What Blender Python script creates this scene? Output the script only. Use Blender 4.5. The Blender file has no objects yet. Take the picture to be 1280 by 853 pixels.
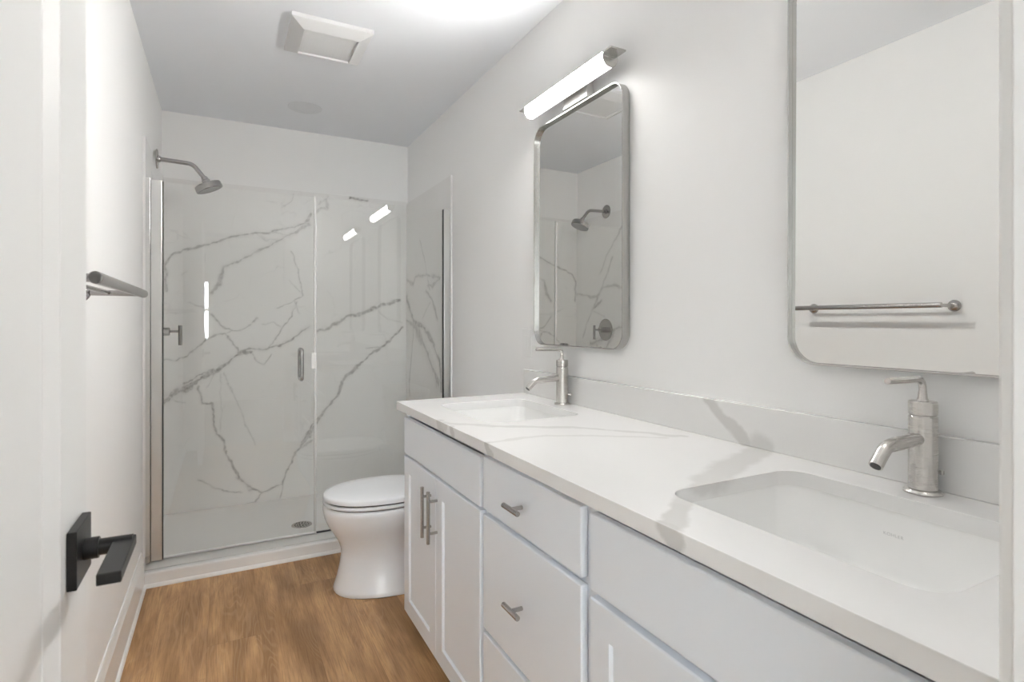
import bpy, bmesh, math, random
import numpy as np
from mathutils import Vector, Matrix

C = bpy.context.scene.collection
sc = bpy.context.scene
PI = math.pi

# ------------------------------------------------------------------ camera, light, exposure
cam_d = bpy.data.cameras.new('camera')
cam = bpy.data.objects.new('camera', cam_d); C.objects.link(cam)
cam.location = (0.3298, 0.0, 1.206)
cam.rotation_euler = (PI/2, 0, -0.4807)
cam_d.sensor_width = 36.0
cam_d.lens = 692.0*36.0/1280.0
cam_d.shift_y = -(426.5-401.8)/1280.0
cam_d.clip_start = 0.01
cam_d.dof.use_dof = True
cam_d.dof.focus_distance = 2.0
cam_d.dof.aperture_fstop = 9.0
sc.camera = cam

sc.view_settings.view_transform = 'Standard'
sc.view_settings.look = 'None'
sc.view_settings.gamma = 1.0
sc.view_settings.use_curve_mapping = False
sc.view_settings.exposure = 0.24
sc.cycles.use_denoising = True
sc.cycles.max_bounces = 16
sc.cycles.diffuse_bounces = 8
sc.cycles.glossy_bounces = 8
sc.cycles.transparent_max_bounces = 24
sc.cycles.caustics_reflective = False
sc.cycles.caustics_refractive = False

FAR_LAMP, NEAR_LAMP = 205.0, 38.0           # emission of the vanity lamp diffusers
BED_W = 13.0          # watts of the unseen fill lamp added in the room behind the camera
SKY = 27.0

wd = bpy.data.worlds.new('world'); sc.world = wd; wd.use_nodes = True
wd.node_tree.nodes['Background'].inputs[0].default_value = (0.93, 0.97, 1.0, 1)
wd.node_tree.nodes['Background'].inputs[1].default_value = SKY

W, D, H = 1.524, 3.94, 2.48          # right wall, back wall, ceiling
YG = 3.07                            # plane of the shower glass

# ------------------------------------------------------------------ node helpers
class NT:
    def __init__(s, m): s.nt = m.node_tree; s.n = s.nt.nodes; s.l = s.nt.links
    def new(s, t, **kw):
        n = s.n.new(t)
        for k, v in kw.items(): setattr(n, k, v)
        return n
    def set(s, sock, v):
        if isinstance(v, bpy.types.NodeSocket): s.l.new(v, sock)
        else: sock.default_value = v
    def math(s, op, a, b=0.0, c=0.0, clamp=False):
        n = s.new('ShaderNodeMath', operation=op, use_clamp=clamp)
        s.set(n.inputs[0], a); s.set(n.inputs[1], b); s.set(n.inputs[2], c)
        return n.outputs[0]
    def vec(s, op, a, b=(0,0,0)):
        n = s.new('ShaderNodeVectorMath', operation=op)
        s.set(n.inputs[0], a); s.set(n.inputs[1], b)
        return n.outputs['Value'] if op in ('LENGTH','DOT_PRODUCT','DISTANCE') else n.outputs[0]
    def scale(s, a, f):
        n = s.new('ShaderNodeVectorMath', operation='SCALE'); s.set(n.inputs[0], a); s.set(n.inputs['Scale'], f); return n.outputs[0]
    def noise(s, v, scale, detail=3.0, rough=0.5, color=False):
        n = s.new('ShaderNodeTexNoise'); s.l.new(v, n.inputs['Vector'])
        n.inputs['Scale'].default_value = scale; n.inputs['Detail'].default_value = detail; n.inputs['Roughness'].default_value = rough
        return n.outputs[1 if color else 0]
    def mix(s, f, a, b):
        n = s.new('ShaderNodeMix', data_type='RGBA'); s.set(n.inputs[0], f); s.set(n.inputs[6], a); s.set(n.inputs[7], b); return n.outputs[2]
    def mapr(s, v, a, b, c, d, smooth=False):
        n = s.new('ShaderNodeMapRange')
        if smooth: n.interpolation_type = 'SMOOTHSTEP'
        s.set(n.inputs[0], v)
        for i, x in enumerate((a, b, c, d)): n.inputs[i+1].default_value = x
        return n.outputs[0]
    def bump(s, h, strength, dist=0.01):
        n = s.new('ShaderNodeBump'); n.inputs['Strength'].default_value = strength; n.inputs['Distance'].default_value = dist
        s.l.new(h, n.inputs['Height']); return n.outputs[0]

def rgb(c): return (c[0], c[1], c[2], 1.0)

def mat(name, color, rough=0.5, metal=0.0, bump=None, coat=0.0, spec=0.5, var=None):
    """plain procedural surface: base colour, faint noise variation and fine bump"""
    m = bpy.data.materials.new(name); m.use_nodes = True; t = NT(m)
    b = t.n['Principled BSDF']
    b.inputs['Base Color'].default_value = rgb(color); b.inputs['Roughness'].default_value = rough
    b.inputs['Metallic'].default_value = metal; b.inputs['Coat Weight'].default_value = coat
    b.inputs['Coat Roughness'].default_value = 0.04
    b.inputs['Specular IOR Level'].default_value = spec
    pos = t.new('ShaderNodeNewGeometry').outputs['Position']
    if var:
        f = t.noise(pos, var[0], 3.0)
        c2 = tuple(x*(1-var[1]) for x in color)
        t.l.new(t.mix(f, rgb(color), rgb(c2)), b.inputs['Base Color'])
    if bump:
        t.l.new(t.bump(t.noise(pos, bump[0], 2.0), bump[1], 0.002), b.inputs['Normal'])
    return m

def brushed(name, color, rough, sx=(4, 4, 260)):
    m = bpy.data.materials.new(name); m.use_nodes = True; t = NT(m)
    b = t.n['Principled BSDF']; b.inputs['Base Color'].default_value = rgb(color); b.inputs['Metallic'].default_value = 1.0
    pos = t.new('ShaderNodeNewGeometry').outputs['Position']
    v = t.vec('MULTIPLY', pos, sx)
    n = t.noise(v, 6.0, 3.0)
    t.l.new(t.mapr(n, 0.2, 0.8, rough-0.02, rough+0.03), b.inputs['Roughness'])
    return m

M = {}
M['wall'] = mat('wall_paint', (0.93, 0.928, 0.92), 0.55, bump=(240, 0.06), spec=0.3)
M['ceiling'] = mat('ceiling_paint', (0.88, 0.90, 0.935), 0.8, bump=(180, 0.08), spec=0.2)
M['trim'] = mat('trim_paint', (0.88, 0.88, 0.87), 0.3, bump=(60, 0.02))
M['door'] = mat('door_paint', (0.88, 0.88, 0.87), 0.28, bump=(60, 0.02))
M['cabinet'] = mat('cabinet_paint', (0.83, 0.872, 0.925), 0.38, bump=(90, 0.02))
M['porcelain'] = mat('porcelain', (0.86, 0.875, 0.90), 0.20, spec=0.35)
M['sink'] = mat('sink_china', (0.93, 0.93, 0.92), 0.08)
M['acrylic'] = mat('acrylic', (0.84, 0.84, 0.83), 0.22, bump=(120, 0.02))
M['plastic'] = mat('white_plastic', (0.90, 0.90, 0.89), 0.35)
M['can'] = mat('recessed_trim', (0.80, 0.82, 0.85), 0.6)
M['vent'] = mat('vent_plastic', (0.74, 0.74, 0.74), 0.45)
M['nickel'] = brushed('brushed_nickel', (0.60, 0.58, 0.555), 0.26)
M['nickel_frame'] = brushed('brushed_frame', (0.52, 0.515, 0.50), 0.24, (60, 60, 4))
M['chrome'] = brushed('satin_chrome', (0.58, 0.57, 0.55), 0.22, (200, 200, 3))
M['pull'] = brushed('dark_reflecting_nickel', (0.43, 0.42, 0.41), 0.24)  # darker copy of the nickel, dark reflections put into its base colour
M['alu'] = brushed('satin_aluminium', (0.74, 0.735, 0.72), 0.30, (200, 200, 3))
M['plate'] = brushed('matte_aluminium', (0.82, 0.815, 0.80), 0.55, (200, 3, 200))
M['black'] = mat('black_metal', (0.010, 0.010, 0.010), 0.38, spec=0.35)
M['gasket'] = mat('gasket_rubber', (0.05, 0.05, 0.05), 0.5)
M['dark'] = mat('shadow_gap_liner', (0.10, 0.10, 0.10), 0.8)
M['carpet'] = mat('carpet', (0.50, 0.46, 0.41), 0.95, bump=(400, 0.5), var=(90, 0.3))
M['blind'] = mat('blind_slat', (0.80, 0.79, 0.76), 0.5)
M['logo'] = mat('printed_grey', (0.58, 0.58, 0.58), 0.5)

m = bpy.data.materials.new('mirror_silver'); m.use_nodes = True
b = m.node_tree.nodes['Principled BSDF']; b.inputs['Base Color'].default_value = (0.84, 0.84, 0.825, 1); b.inputs['Metallic'].default_value = 1; b.inputs['Roughness'].default_value = 0.0
M['mirror'] = m

def glass_mat(name, tint):
    m = bpy.data.materials.new(name); m.use_nodes = True; t = NT(m)
    t.n.remove(t.n['Principled BSDF'])
    out = t.n['Material Output']
    tr = t.new('ShaderNodeBsdfTransparent'); tr.inputs[0].default_value = rgb(tint)
    gl = t.new('ShaderNodeBsdfGlossy'); gl.inputs['Roughness'].default_value = 0.0; gl.inputs[0].default_value = (1, 1, 1, 1)
    fr = t.new('ShaderNodeFresnel')
    bf = t.new('ShaderNodeNewGeometry').outputs['Backfacing']
    t.l.new(t.mapr(bf, 0, 1, 1.52, 1/1.52), fr.inputs['IOR'])
    mx = t.new('ShaderNodeMixShader')
    t.l.new(fr.outputs[0], mx.inputs[0]); t.l.new(tr.outputs[0], mx.inputs[1]); t.l.new(gl.outputs[0], mx.inputs[2])
    t.l.new(mx.outputs[0], out.inputs['Surface'])
    return m
M['glass'] = glass_mat('shower_glass', (0.992, 0.996, 0.993))
M['pane'] = glass_mat('window_glass', (0.97, 0.975, 0.97))

def emit_mat(name, col, s):
    m = bpy.data.materials.new(name); m.use_nodes = True
    b = m.node_tree.nodes['Principled BSDF']; b.inputs['Base Color'].default_value = (0.9, 0.9, 0.9, 1)
    b.inputs['Emission Color'].default_value = rgb(col); b.inputs['Emission Strength'].default_value = s
    return m
LCOL = (1.0, 0.985, 0.96)

def diffuser_mat(s):
    """frosted LED tube: the strip inside faces the room, so the tube is brightest along its front"""
    m = emit_mat('lit_diffuser', LCOL, 0.0); t = NT(m)
    nrm = t.new('ShaderNodeNewGeometry').outputs['Normal']
    a = math.radians(200)
    c = t.math('MAXIMUM', t.vec('DOT_PRODUCT', nrm, (math.cos(a), 0, math.sin(a))), 0.0)
    t.l.new(t.math('ADD', t.math('MULTIPLY', t.math('POWER', c, 2.0), s), 3.0), t.n['Principled BSDF'].inputs['Emission Strength'])
    return m
def marble_mat():
    m = bpy.data.materials.new('marble_panel'); m.use_nodes = True; t = NT(m)
    b = t.n['Principled BSDF']; b.inputs['Roughness'].default_value = 0.36; b.inputs['Specular IOR Level'].default_value = 0.35
    a = t.new('ShaderNodeAttribute', attribute_name='vein').outputs['Fac']
    pos = t.new('ShaderNodeNewGeometry').outputs['Position']
    grain = t.noise(pos, 45, 4, 0.6)
    clump = t.noise(pos, 9, 3, 0.6)
    k = t.mapr(grain, 0.32, 0.66, 0.35, 1.1)
    v = t.math('MULTIPLY', a, k, clamp=True)
    warp = t.vec('ADD', pos, t.scale(t.noise(pos, 4, 3, 0.5, True), 0.35))
    vo = t.new('ShaderNodeTexVoronoi', feature='DISTANCE_TO_EDGE'); t.l.new(warp, vo.inputs['Vector']); vo.inputs['Scale'].default_value = 2.6
    web = t.math('MULTIPLY', t.mapr(vo.outputs['Distance'], 0.0, 0.012, 1, 0), t.mapr(clump, 0.45, 0.75, 0, 0.18))
    cloud = t.mix(t.noise(pos, 1.6, 2), (0.88, 0.875, 0.86, 1), (0.84, 0.832, 0.82, 1))
    v2 = t.math('MAXIMUM', v, web)
    t.l.new(t.mix(v2, cloud, (0.235, 0.225, 0.215, 1)), b.inputs['Base Color'])
    return m
M['marble'] = marble_mat()

def quartz_mat(segs):
    """white quartz with a few broad soft grey veins lying along 3D segments (a, b, half width, strength)"""
    m = bpy.data.materials.new('quartz'); m.use_nodes = True; t = NT(m)
    b = t.n['Principled BSDF']; b.inputs['Roughness'].default_value = 0.09; b.inputs['Specular IOR Level'].default_value = 0.5
    pos = t.new('ShaderNodeNewGeometry').outputs['Position']
    nz = t.vec('SUBTRACT', t.noise(pos, 9, 4, 0.55, True), (0.5, 0.5, 0.5))
    p = t.vec('ADD', pos, t.scale(nz, 0.06))
    tot = None
    for A, B, w, st in segs:
        A = Vector(A); B = Vector(B); BA = B-A
        pa = t.vec('SUBTRACT', p, tuple(A))
        h = t.math('DIVIDE', t.vec('DOT_PRODUCT', pa, tuple(BA)), BA.length_squared, clamp=True)
        d = t.vec('LENGTH', t.vec('SUBTRACT', pa, t.scale(tuple(BA), h)))
        v = t.mapr(d, w*0.6, w*1.15, st, 0.0, True)
        tot = v if tot is None else t.math('MAXIMUM', tot, v)
    cl = t.noise(pos, 3, 3)
    base = t.mix(cl, (0.83, 0.825, 0.815, 1), (0.80, 0.795, 0.785, 1))
    t.l.new(t.mix(tot, base, (0.50, 0.49, 0.47, 1)), b.inputs['Base Color'])
    return m
ZT = 0.891
M['quartz'] = quartz_mat([
    ((0.93, 0.64, ZT), (1.02, 0.70, ZT), 0.022, 0.5), ((1.02, 0.70, ZT), (1.18, 0.80, ZT), 0.026, 0.42), ((1.18, 0.80, ZT), (1.52, 0.93, ZT), 0.040, 0.45),
    ((1.51, 0.97, 0.90), (1.51, 1.10, 1.00), 0.022, 0.55),
    ((0.93, 1.62, ZT), (1.05, 1.50, ZT), 0.020, 0.35), ((1.05, 1.50, ZT), (1.24, 1.38, ZT), 0.018, 0.42), ((1.24, 1.38, ZT), (1.45, 1.13, ZT), 0.016, 0.40),
    ((0.935, 1.30, ZT), (1.12, 1.31, ZT), 0.014, 0.30), ((1.12, 1.31, ZT), (1.40, 1.14, ZT), 0.012, 0.30),
    ((0.934, 1.66, 0.88), (0.934, 1.63, 0.865), 0.020, 0.45), ((0.934, 1.56, 0.89), (0.934, 1.535, 0.865), 0.014, 0.5),
    ((0.934, 1.30, 0.89), (0.934, 1.275, 0.865), 0.014, 0.55), ((0.934, 0.66, 0.89), (0.934, 0.625, 0.865), 0.018, 0.6),
])

def wood_mat():
    m = bpy.data.materials.new('wood_plank_floor'); m.use_nodes = True; t = NT(m)
    b = t.n['Principled BSDF']; b.inputs['Specular IOR Level'].default_value = 0.35
    pos = t.new('ShaderNodeNewGeometry').outputs['Position']
    sx = t.new('ShaderNodeSeparateXYZ'); t.l.new(pos, sx.inputs[0])
    PWD, PLN = 0.182, 1.22
    u = t.math('DIVIDE', t.math('SUBTRACT', sx.outputs['X'], 0.095), PWD); col = t.math('FLOOR', u)
    wn = t.new('ShaderNodeTexWhiteNoise', noise_dimensions='1D'); t.l.new(col, wn.inputs['W'])
    v = t.math('ADD', t.math('DIVIDE', sx.outputs['Y'], PLN), t.math('MULTIPLY', wn.outputs['Value'], 7.3)); row = t.math('FLOOR', v)
    cid = t.new('ShaderNodeCombineXYZ'); t.l.new(col, cid.inputs[0]); t.l.new(row, cid.inputs[1])
    w2 = t.new('ShaderNodeTexWhiteNoise', noise_dimensions='3D'); t.l.new(cid.outputs[0], w2.inputs['Vector'])
    off = t.scale(w2.outputs['Color'], 9.0)
    # fine pores stretched along the plank
    pf = t.vec('ADD', t.vec('MULTIPLY', pos, (70, 2.2, 1)), off)
    fine = t.noise(pf, 3.2, 6, 0.7)
    # cathedral rings: contour lines of a stretched field
    pc = t.vec('ADD', t.vec('MULTIPLY', pos, (6.0, 0.8, 1)), off)
    fld = t.noise(pc, 1.1, 2.5, 0.45)
    ring = t.math('SINE', t.math('MULTIPLY', fld, 230.0))
    ring = t.mapr(ring, 0.2, 1.0, 0.0, 1.0)
    patch = t.mapr(t.noise(t.vec('ADD', t.vec('MULTIPLY', pos, (7.0, 1.6, 1)), off), 1.0, 1), 0.42, 0.60, 0, 1, True)
    # broad light and dark streaks that run on through neighbouring planks
    strk = t.noise(t.vec('ADD', t.vec('MULTIPLY', pos, (7.0, 1.0, 1)), t.scale(w2.outputs['Color'], 0.5)), 1.5, 3, 0.6)
    mott = t.noise(t.vec('ADD', t.vec('MULTIPLY', pos, (11, 3.2, 1)), off), 1.6, 4, 0.6)
    base = t.mix(t.mapr(strk, 0.32, 0.68, 0, 1, True), (0.315, 0.170, 0.068, 1), (0.660, 0.398, 0.192, 1))
    base = t.mix(t.math('MULTIPLY', t.mapr(mott, 0.40, 0.70, 0, 1), 0.38), base, (0.270, 0.150, 0.078, 1))
    base = t.mix(t.mapr(w2.outputs['Value'], 0, 1, 0, 0.14), base, (0.36, 0.20, 0.105, 1))
    base = t.mix(t.math('MULTIPLY', t.mapr(fine, 0.46, 0.66, 0, 1), 0.52), base, (0.195, 0.105, 0.054, 1))
    base = t.mix(t.math('MULTIPLY', t.math('MULTIPLY', ring, patch), 0.17), base, (0.68, 0.47, 0.30, 1))
    fu = t.math('FRACT', u); fv = t.math('FRACT', v)
    eu = t.math('MINIMUM', fu, t.math('SUBTRACT', 1.0, fu)); ev = t.math('MINIMUM', fv, t.math('SUBTRACT', 1.0, fv))
    seam = t.math('MAXIMUM', t.mapr(eu, 0.001, 0.005, 1, 0), t.mapr(ev, 0.0004, 0.0016, 1, 0))
    base = t.mix(t.math('MULTIPLY', seam, 0.30), base, (0.12, 0.066, 0.036, 1))
    t.l.new(base, b.inputs['Base Color'])
    t.l.new(t.mapr(fine, 0.3, 0.7, 0.42, 0.56), b.inputs['Roughness'])
    hgt = t.math('SUBTRACT', t.math('MULTIPLY', fine, 0.4), seam)
    t.l.new(t.bump(hgt, 0.12, 0.002), b.inputs['Normal'])
    return m
M['wood'] = wood_mat()

# ------------------------------------------------------------------ mesh helpers
def obj(name, bm, m, parent=None, smooth=None, origin=None):
    """link a bmesh (world coordinates) as one mesh object; smooth = auto-smooth angle in degrees"""
    if smooth is not None:
        lim = math.radians(smooth)
        for f in bm.faces: f.smooth = True
        for e in bm.edges:
            if len(e.link_faces) == 2 and e.calc_face_angle(0.0) > lim: e.smooth = False
    me = bpy.data.meshes.new(name); bm.to_mesh(me); bm.free()
    o = bpy.data.objects.new(name, me); C.objects.link(o); me.materials.append(m)
    if smooth is not None:
        w = o.modifiers.new('weighted_normals', 'WEIGHTED_NORMAL'); w.keep_sharp = True
    if parent is not None:
        o.parent = parent
        o.matrix_parent_inverse = world_of(parent).inverted()
    elif origin is not None:
        me.transform(Matrix.Translation(-Vector(origin))); o.location = origin
    return o
def world_of(o):
    mt = Matrix.LocRotScale(o.location, o.rotation_euler, o.scale)
    if o.parent is not None: mt = world_of(o.parent) @ o.matrix_parent_inverse @ mt
    return mt
def tag(o, label, cat, group=None):
    o['label'] = label; o['category'] = cat
    if group: o['group'] = group
    return o
def thing(name, loc, label, cat, group=None):
    o = bpy.data.objects.new(name, None); C.objects.link(o); o.location = loc; o.empty_display_size = 0.05
    return tag(o, label, cat, group)
def struct(o): o['kind'] = 'structure'; return o

def box(bm, a, b, bev=0.0, seg=2):
    t = bmesh.new()
    bmesh.ops.create_cube(t, size=1.0)
    for v in t.verts:
        v.co = Vector([(a[i]+b[i])/2 + v.co[i]*(b[i]-a[i]) for i in range(3)])
    if bev: bmesh.ops.bevel(t, geom=list(t.edges), offset=bev, segments=seg, profile=0.5, affect='EDGES')
    merge(bm, t); return bm
def merge(bm, t, mtx=None):
    if mtx is not None: bmesh.ops.transform(t, matrix=mtx, verts=t.verts)
    me = bpy.data.meshes.new('tmp'); t.to_mesh(me); t.free(); bm.from_mesh(me); bpy.data.meshes.remove(me)
def B(*a, **k): return box(bmesh.new(), *a, **k)

def loft(bm, rings, cap0=True, cap1=True):
    R = [[bm.verts.new(p) for p in r] for r in rings]
    n = len(R[0])
    for i in range(len(R)-1):
        for j in range(n):
            bm.faces.new((R[i][j], R[i][(j+1) % n], R[i+1][(j+1) % n], R[i+1][j]))
    if cap0: bm.faces.new(R[0][::-1])
    if cap1: bm.faces.new(R[-1])
    bmesh.ops.recalc_face_normals(bm, faces=bm.faces)
    return bm
def frame_of(d):
    d = Vector(d).normalized(); a = Vector((0, 0, 1)) if abs(d.z) < 0.95 else Vector((0, 1, 0))
    x = a.cross(d).normalized(); return x, d.cross(x), d
def cyl(bm, p0, p1, r0, r1=None, n=28, bev=0.0):
    """cylinder / cone between two points with optional rounded rims"""
    r1 = r0 if r1 is None else r1
    p0 = Vector(p0); p1 = Vector(p1); x, y, d = frame_of(p1-p0); L = (p1-p0).length
    prof = [(0, r0), (L, r1)]
    if bev: prof = [(0, r0-bev), (bev*0.3, r0-bev*0.3), (bev, r0), (L-bev, r1), (L-bev*0.3, r1-bev*0.3), (L, r1-bev)]
    t = bmesh.new()
    loft(t, [[p0 + d*h + (x*math.cos(2*PI*k/n) + y*math.sin(2*PI*k/n))*r for k in range(n)] for h, r in prof])
    merge(bm, t); return bm
def lathe(bm, c, axis, prof, n=36):
    c = Vector(c); x, y, d = frame_of(axis)
    t = bmesh.new()
    loft(t, [[c + d*h + (x*math.cos(2*PI*k/n) + y*math.sin(2*PI*k/n))*max(r, 1e-4) for k in range(n)] for h, r in prof])
    merge(bm, t); return bm
def arcpath(pts, r, n=8):
    """polyline with rounded corners"""
    P = [Vector(p) for p in pts]; out = [P[0]]
    for i in range(1, len(P)-1):
        a = (P[i-1]-P[i]).normalized(); b = (P[i+1]-P[i]).normalized()
        ang = a.angle(b); tl = min(r/math.tan(ang/2), (P[i-1]-P[i]).length*0.49, (P[i+1]-P[i]).length*0.49)
        s = P[i]+a*tl; e = P[i]+b*tl
        for k in range(n+1):
            t = k/n; out.append(s*(1-t)**2 + P[i]*2*t*(1-t) + e*t*t)
    out.append(P[-1]); return out
def tube(bm, pts, r, n=18):
    """tube along a path; r is a number or one radius per point"""
    P = [Vector(p) for p in pts]; rr = r if isinstance(r, (list, tuple)) else [r]*len(P)
    rings = []; x = None
    for i, p in enumerate(P):
        d = (P[min(i+1, len(P)-1)]-P[max(i-1, 0)]).normalized()
        if x is None: x, y, _ = frame_of(d)
        x = (x - d*x.dot(d)).normalized(); y = d.cross(x)
        rings.append([p + (x*math.cos(2*PI*k/n)+y*math.sin(2*PI*k/n))*rr[i] for k in range(n)])
    t = bmesh.new(); loft(t, rings); merge(bm, t); return bm
def rrect(cu, cv, hu, hv, r, n=8):
    """rounded rectangle outline in 2D"""
    pts = []
    for sx, sy, a0 in ((1, 1, 0), (-1, 1, 90), (-1, -1, 180), (1, -1, 270)):
        for k in range(n+1):
            a = math.radians(a0 + 90*k/n)
            pts.append((cu + sx*(hu-r) + r*math.cos(a), cv + sy*(hv-r) + r*math.sin(a)))
    return pts
def prism(bm, poly, axis, a, b):
    """extrude a 2D polygon along an axis ('x': poly is (y,z); 'y': (x,z); 'z': (x,y))"""
    f = {'x': lambda p, h: (h, p[0], p[1]), 'y': lambda p, h: (p[0], h, p[1]), 'z': lambda p, h: (p[0], p[1], h)}[axis]
    t = bmesh.new(); loft(t, [[f(p, a) for p in poly], [f(p, b) for p in poly]]); merge(bm, t); return bm

# ------------------------------------------------------------------ the setting
NY0, NY1 = 0.085, 0.20               # wall with the doorway the camera looks through
RX0, RX1, RY0 = -1.7, 2.6, -3.3      # room behind
struct(obj('floor', B((-0.12, NY0, -0.06), (W+0.12, D+0.12, 0.0)), M['wood']))
struct(obj('ceiling', B((-0.12, NY1, H), (W+0.12, D+0.12, H+0.08)), M['ceiling']))
struct(obj('wall_left', B((-0.12, NY1, 0), (0, D+0.12, H)), M['wall']))
struct(obj('wall_right', B((W, NY1, 0), (W+0.12, D+0.12, H)), M['wall']))
struct(obj('wall_back', B((0, D, 0), (W, D+0.12, H)), M['wall']))
OX0, OX1, OZ = 0.150, 0.886, 2.06    # rough opening
bm = B((RX0, NY0, 0), (OX0, NY1, H)); box(bm, (OX1, NY0, 0), (RX1, NY1, H)); box(bm, (OX0, NY0, OZ), (OX1, NY1, H))
struct(obj('wall_near', bm, M['wall']))
bm = B((OX0, NY0-0.002, 0), (OX0+0.018, NY1, OZ-0.018), 0.0015); box(bm, (OX1-0.018, NY0-0.002, 0), (OX1, NY1, OZ-0.018), 0.0015); box(bm, (OX0, NY0-0.002, OZ-0.018), (OX1, NY1, OZ), 0.0015)
struct(obj('trim_1', bm, M['trim']))                                 # door jamb
bm = bmesh.new()
for y0, y1 in ((NY1, NY1+0.012), (NY0-0.014, NY0-0.002)):
    box(bm, (OX1-0.010, y0, 0), (OX1+0.048, y1, OZ+0.06), 0.003); box(bm, (OX0-0.052, y0, 0), (OX0+0.010, y1, OZ+0.06), 0.003)
    box(bm, (OX0+0.010, y0, OZ-0.010), (OX1-0.010, y1, OZ+0.06), 0.003)
struct(obj('trim_2', bm, M['trim']))                                 # door casing
# baseboard with a bevelled top and a shoe moulding
bb = [(0, 0), (0.014, 0), (0.014, 0.132), (0.010, 0.142), (0.007, 0.156), (0.004, 0.163), (0, 0.163)]
shoe = [(0.014, 0), (0.023, 0), (0.0225, 0.006), (0.019, 0.013), (0.014, 0.017)]
bm = prism(bmesh.new(), [(x, z) for x, z in bb], 'y', NY1+0.002, 2.982); prism(bm, shoe, 'y', NY1+0.002, 2.975)
struct(obj('baseboard_left', bm, M['trim']))
bm = prism(bmesh.new(), [(W-x, z) for x, z in bb], 'y', 2.125, 2.978)
struct(obj('baseboard_right', bm, M['trim']))
struct(obj('trim_3', prism(bmesh.new(), [(2.98-(x-0.014), z) for x, z in shoe], 'x', 0.014, W-0.014), M['trim']))   # shoe strip along the shower curb

# the room behind the camera
struct(obj('floor_bedroom', B((RX0, RY0, -0.06), (RX1, NY0, 0.0)), M['carpet']))
struct(obj('ceiling_bedroom', B((RX0, RY0, H), (RX1, NY0, H+0.08)), M['ceiling']))
struct(obj('wall_bedroom_left', B((RX0-0.1, RY0, 0), (RX0, NY1, H)), M['wall']))
struct(obj('wall_bedroom_right', B((RX1, RY0, 0), (RX1+0.1, NY1, H)), M['wall']))
WX0, WX1, WZ0, WZ1 = -1.00, 0.17, 0.90, 1.84
bm = B((RX0, RY0-0.12, 0), (WX0, RY0, H)); box(bm, (WX1, RY0-0.12, 0), (RX1, RY0, H)); box(bm, (WX0, RY0-0.12, 0), (WX1, RY0, WZ0)); box(bm, (WX0, RY0-0.12, WZ1), (WX1, RY0, H))
struct(obj('wall_bedroom_back', bm, M['wall']))
win = thing('window_1', ((WX0+WX1)/2, RY0-0.06, WZ0), 'white framed window in the room behind the doorway', 'window'); struct(win)
bm = bmesh.new()
for a, b_ in (((WX0, WZ0), (WX0+0.04, WZ1)), ((WX1-0.04, WZ0), (WX1, WZ1)), ((WX0, WZ0), (WX1, WZ0+0.04)), ((WX0, WZ1-0.04), (WX1, WZ1)), ((WX0, 1.36), (WX1, 1.39))):
    box(bm, (a[0], RY0-0.09, a[1]), (b_[0], RY0-0.04, b_[1]), 0.003)
obj('window_frame', bm, M['trim'], win)
obj('window_pane', B((WX0+0.03, RY0-0.068, WZ0+0.03), (WX1-0.03, RY0-0.062, WZ1-0.03)), M['pane'], win)
pd = bpy.data.lights.new('window_daylight', 'AREA'); pd.shape = 'RECTANGLE'; pd.size = WX1-WX0; pd.size_y = WZ1-WZ0; pd.cycles.is_portal = True
po = bpy.data.objects.new('window_daylight', pd); C.objects.link(po); po.location = ((WX0+WX1)/2, RY0-0.11, (WZ0+WZ1)/2); po.rotation_euler = (-PI/2, 0, 0)
po.parent = win; po.matrix_parent_inverse = world_of(win).inverted()
bl = thing('window_blind', ((WX0+WX1)/2, RY0-0.02, WZ1), 'white slatted blind hanging in the window behind the doorway', 'blind')
obj('head_rail', B((WX0+0.01, RY0-0.035, WZ1-0.05), (WX1-0.01, RY0-0.003, WZ1-0.005), 0.003), M['blind'], bl)
bm = bmesh.new()
for k in range(11):
    z = WZ0+0.05+k*0.075; t = B((WX0+0.015, -0.024, -0.0012), (WX1-0.015, 0.024, 0.0012))
    merge(bm, t, Matrix.Translation((0, RY0-0.02, z)) @ Matrix.Rotation(math.radians(8), 4, 'X'))
obj('slats', bm, M['blind'], bl)
cl = thing('added_fill_lamp', (0.6, -1.5, H), 'added round ceiling fill lamp, unseen, in the room behind the doorway', 'lamp')  # unseen lamp, added to send more light in through the doorway
obj('base', cyl(bmesh.new(), (0.6, -1.5, H), (0.6, -1.5, H-0.025), 0.20, n=40, bev=0.004), M['nickel'], cl, 40)
obj('diffuser', lathe(bmesh.new(), (0.6, -1.5, H-0.025), (0, 0, -1), [(0, 0.185), (0.03, 0.18), (0.055, 0.15), (0.072, 0.09), (0.078, 0.02)]), emit_mat('fill_lamp_diffuser', (1, 0.98, 0.95), 2.0), cl, 60)
ld = bpy.data.lights.new('added_fill_light', 'AREA'); ld.shape = 'DISK'; ld.size = 0.5; ld.energy = BED_W; ld.color = (1, 0.98, 0.955)
lo = bpy.data.objects.new('added_fill_light', ld); C.objects.link(lo); lo.location = (0.6, -1.5, H-0.11)
lo.parent = cl; lo.matrix_parent_inverse = world_of(cl).inverted()

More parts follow.
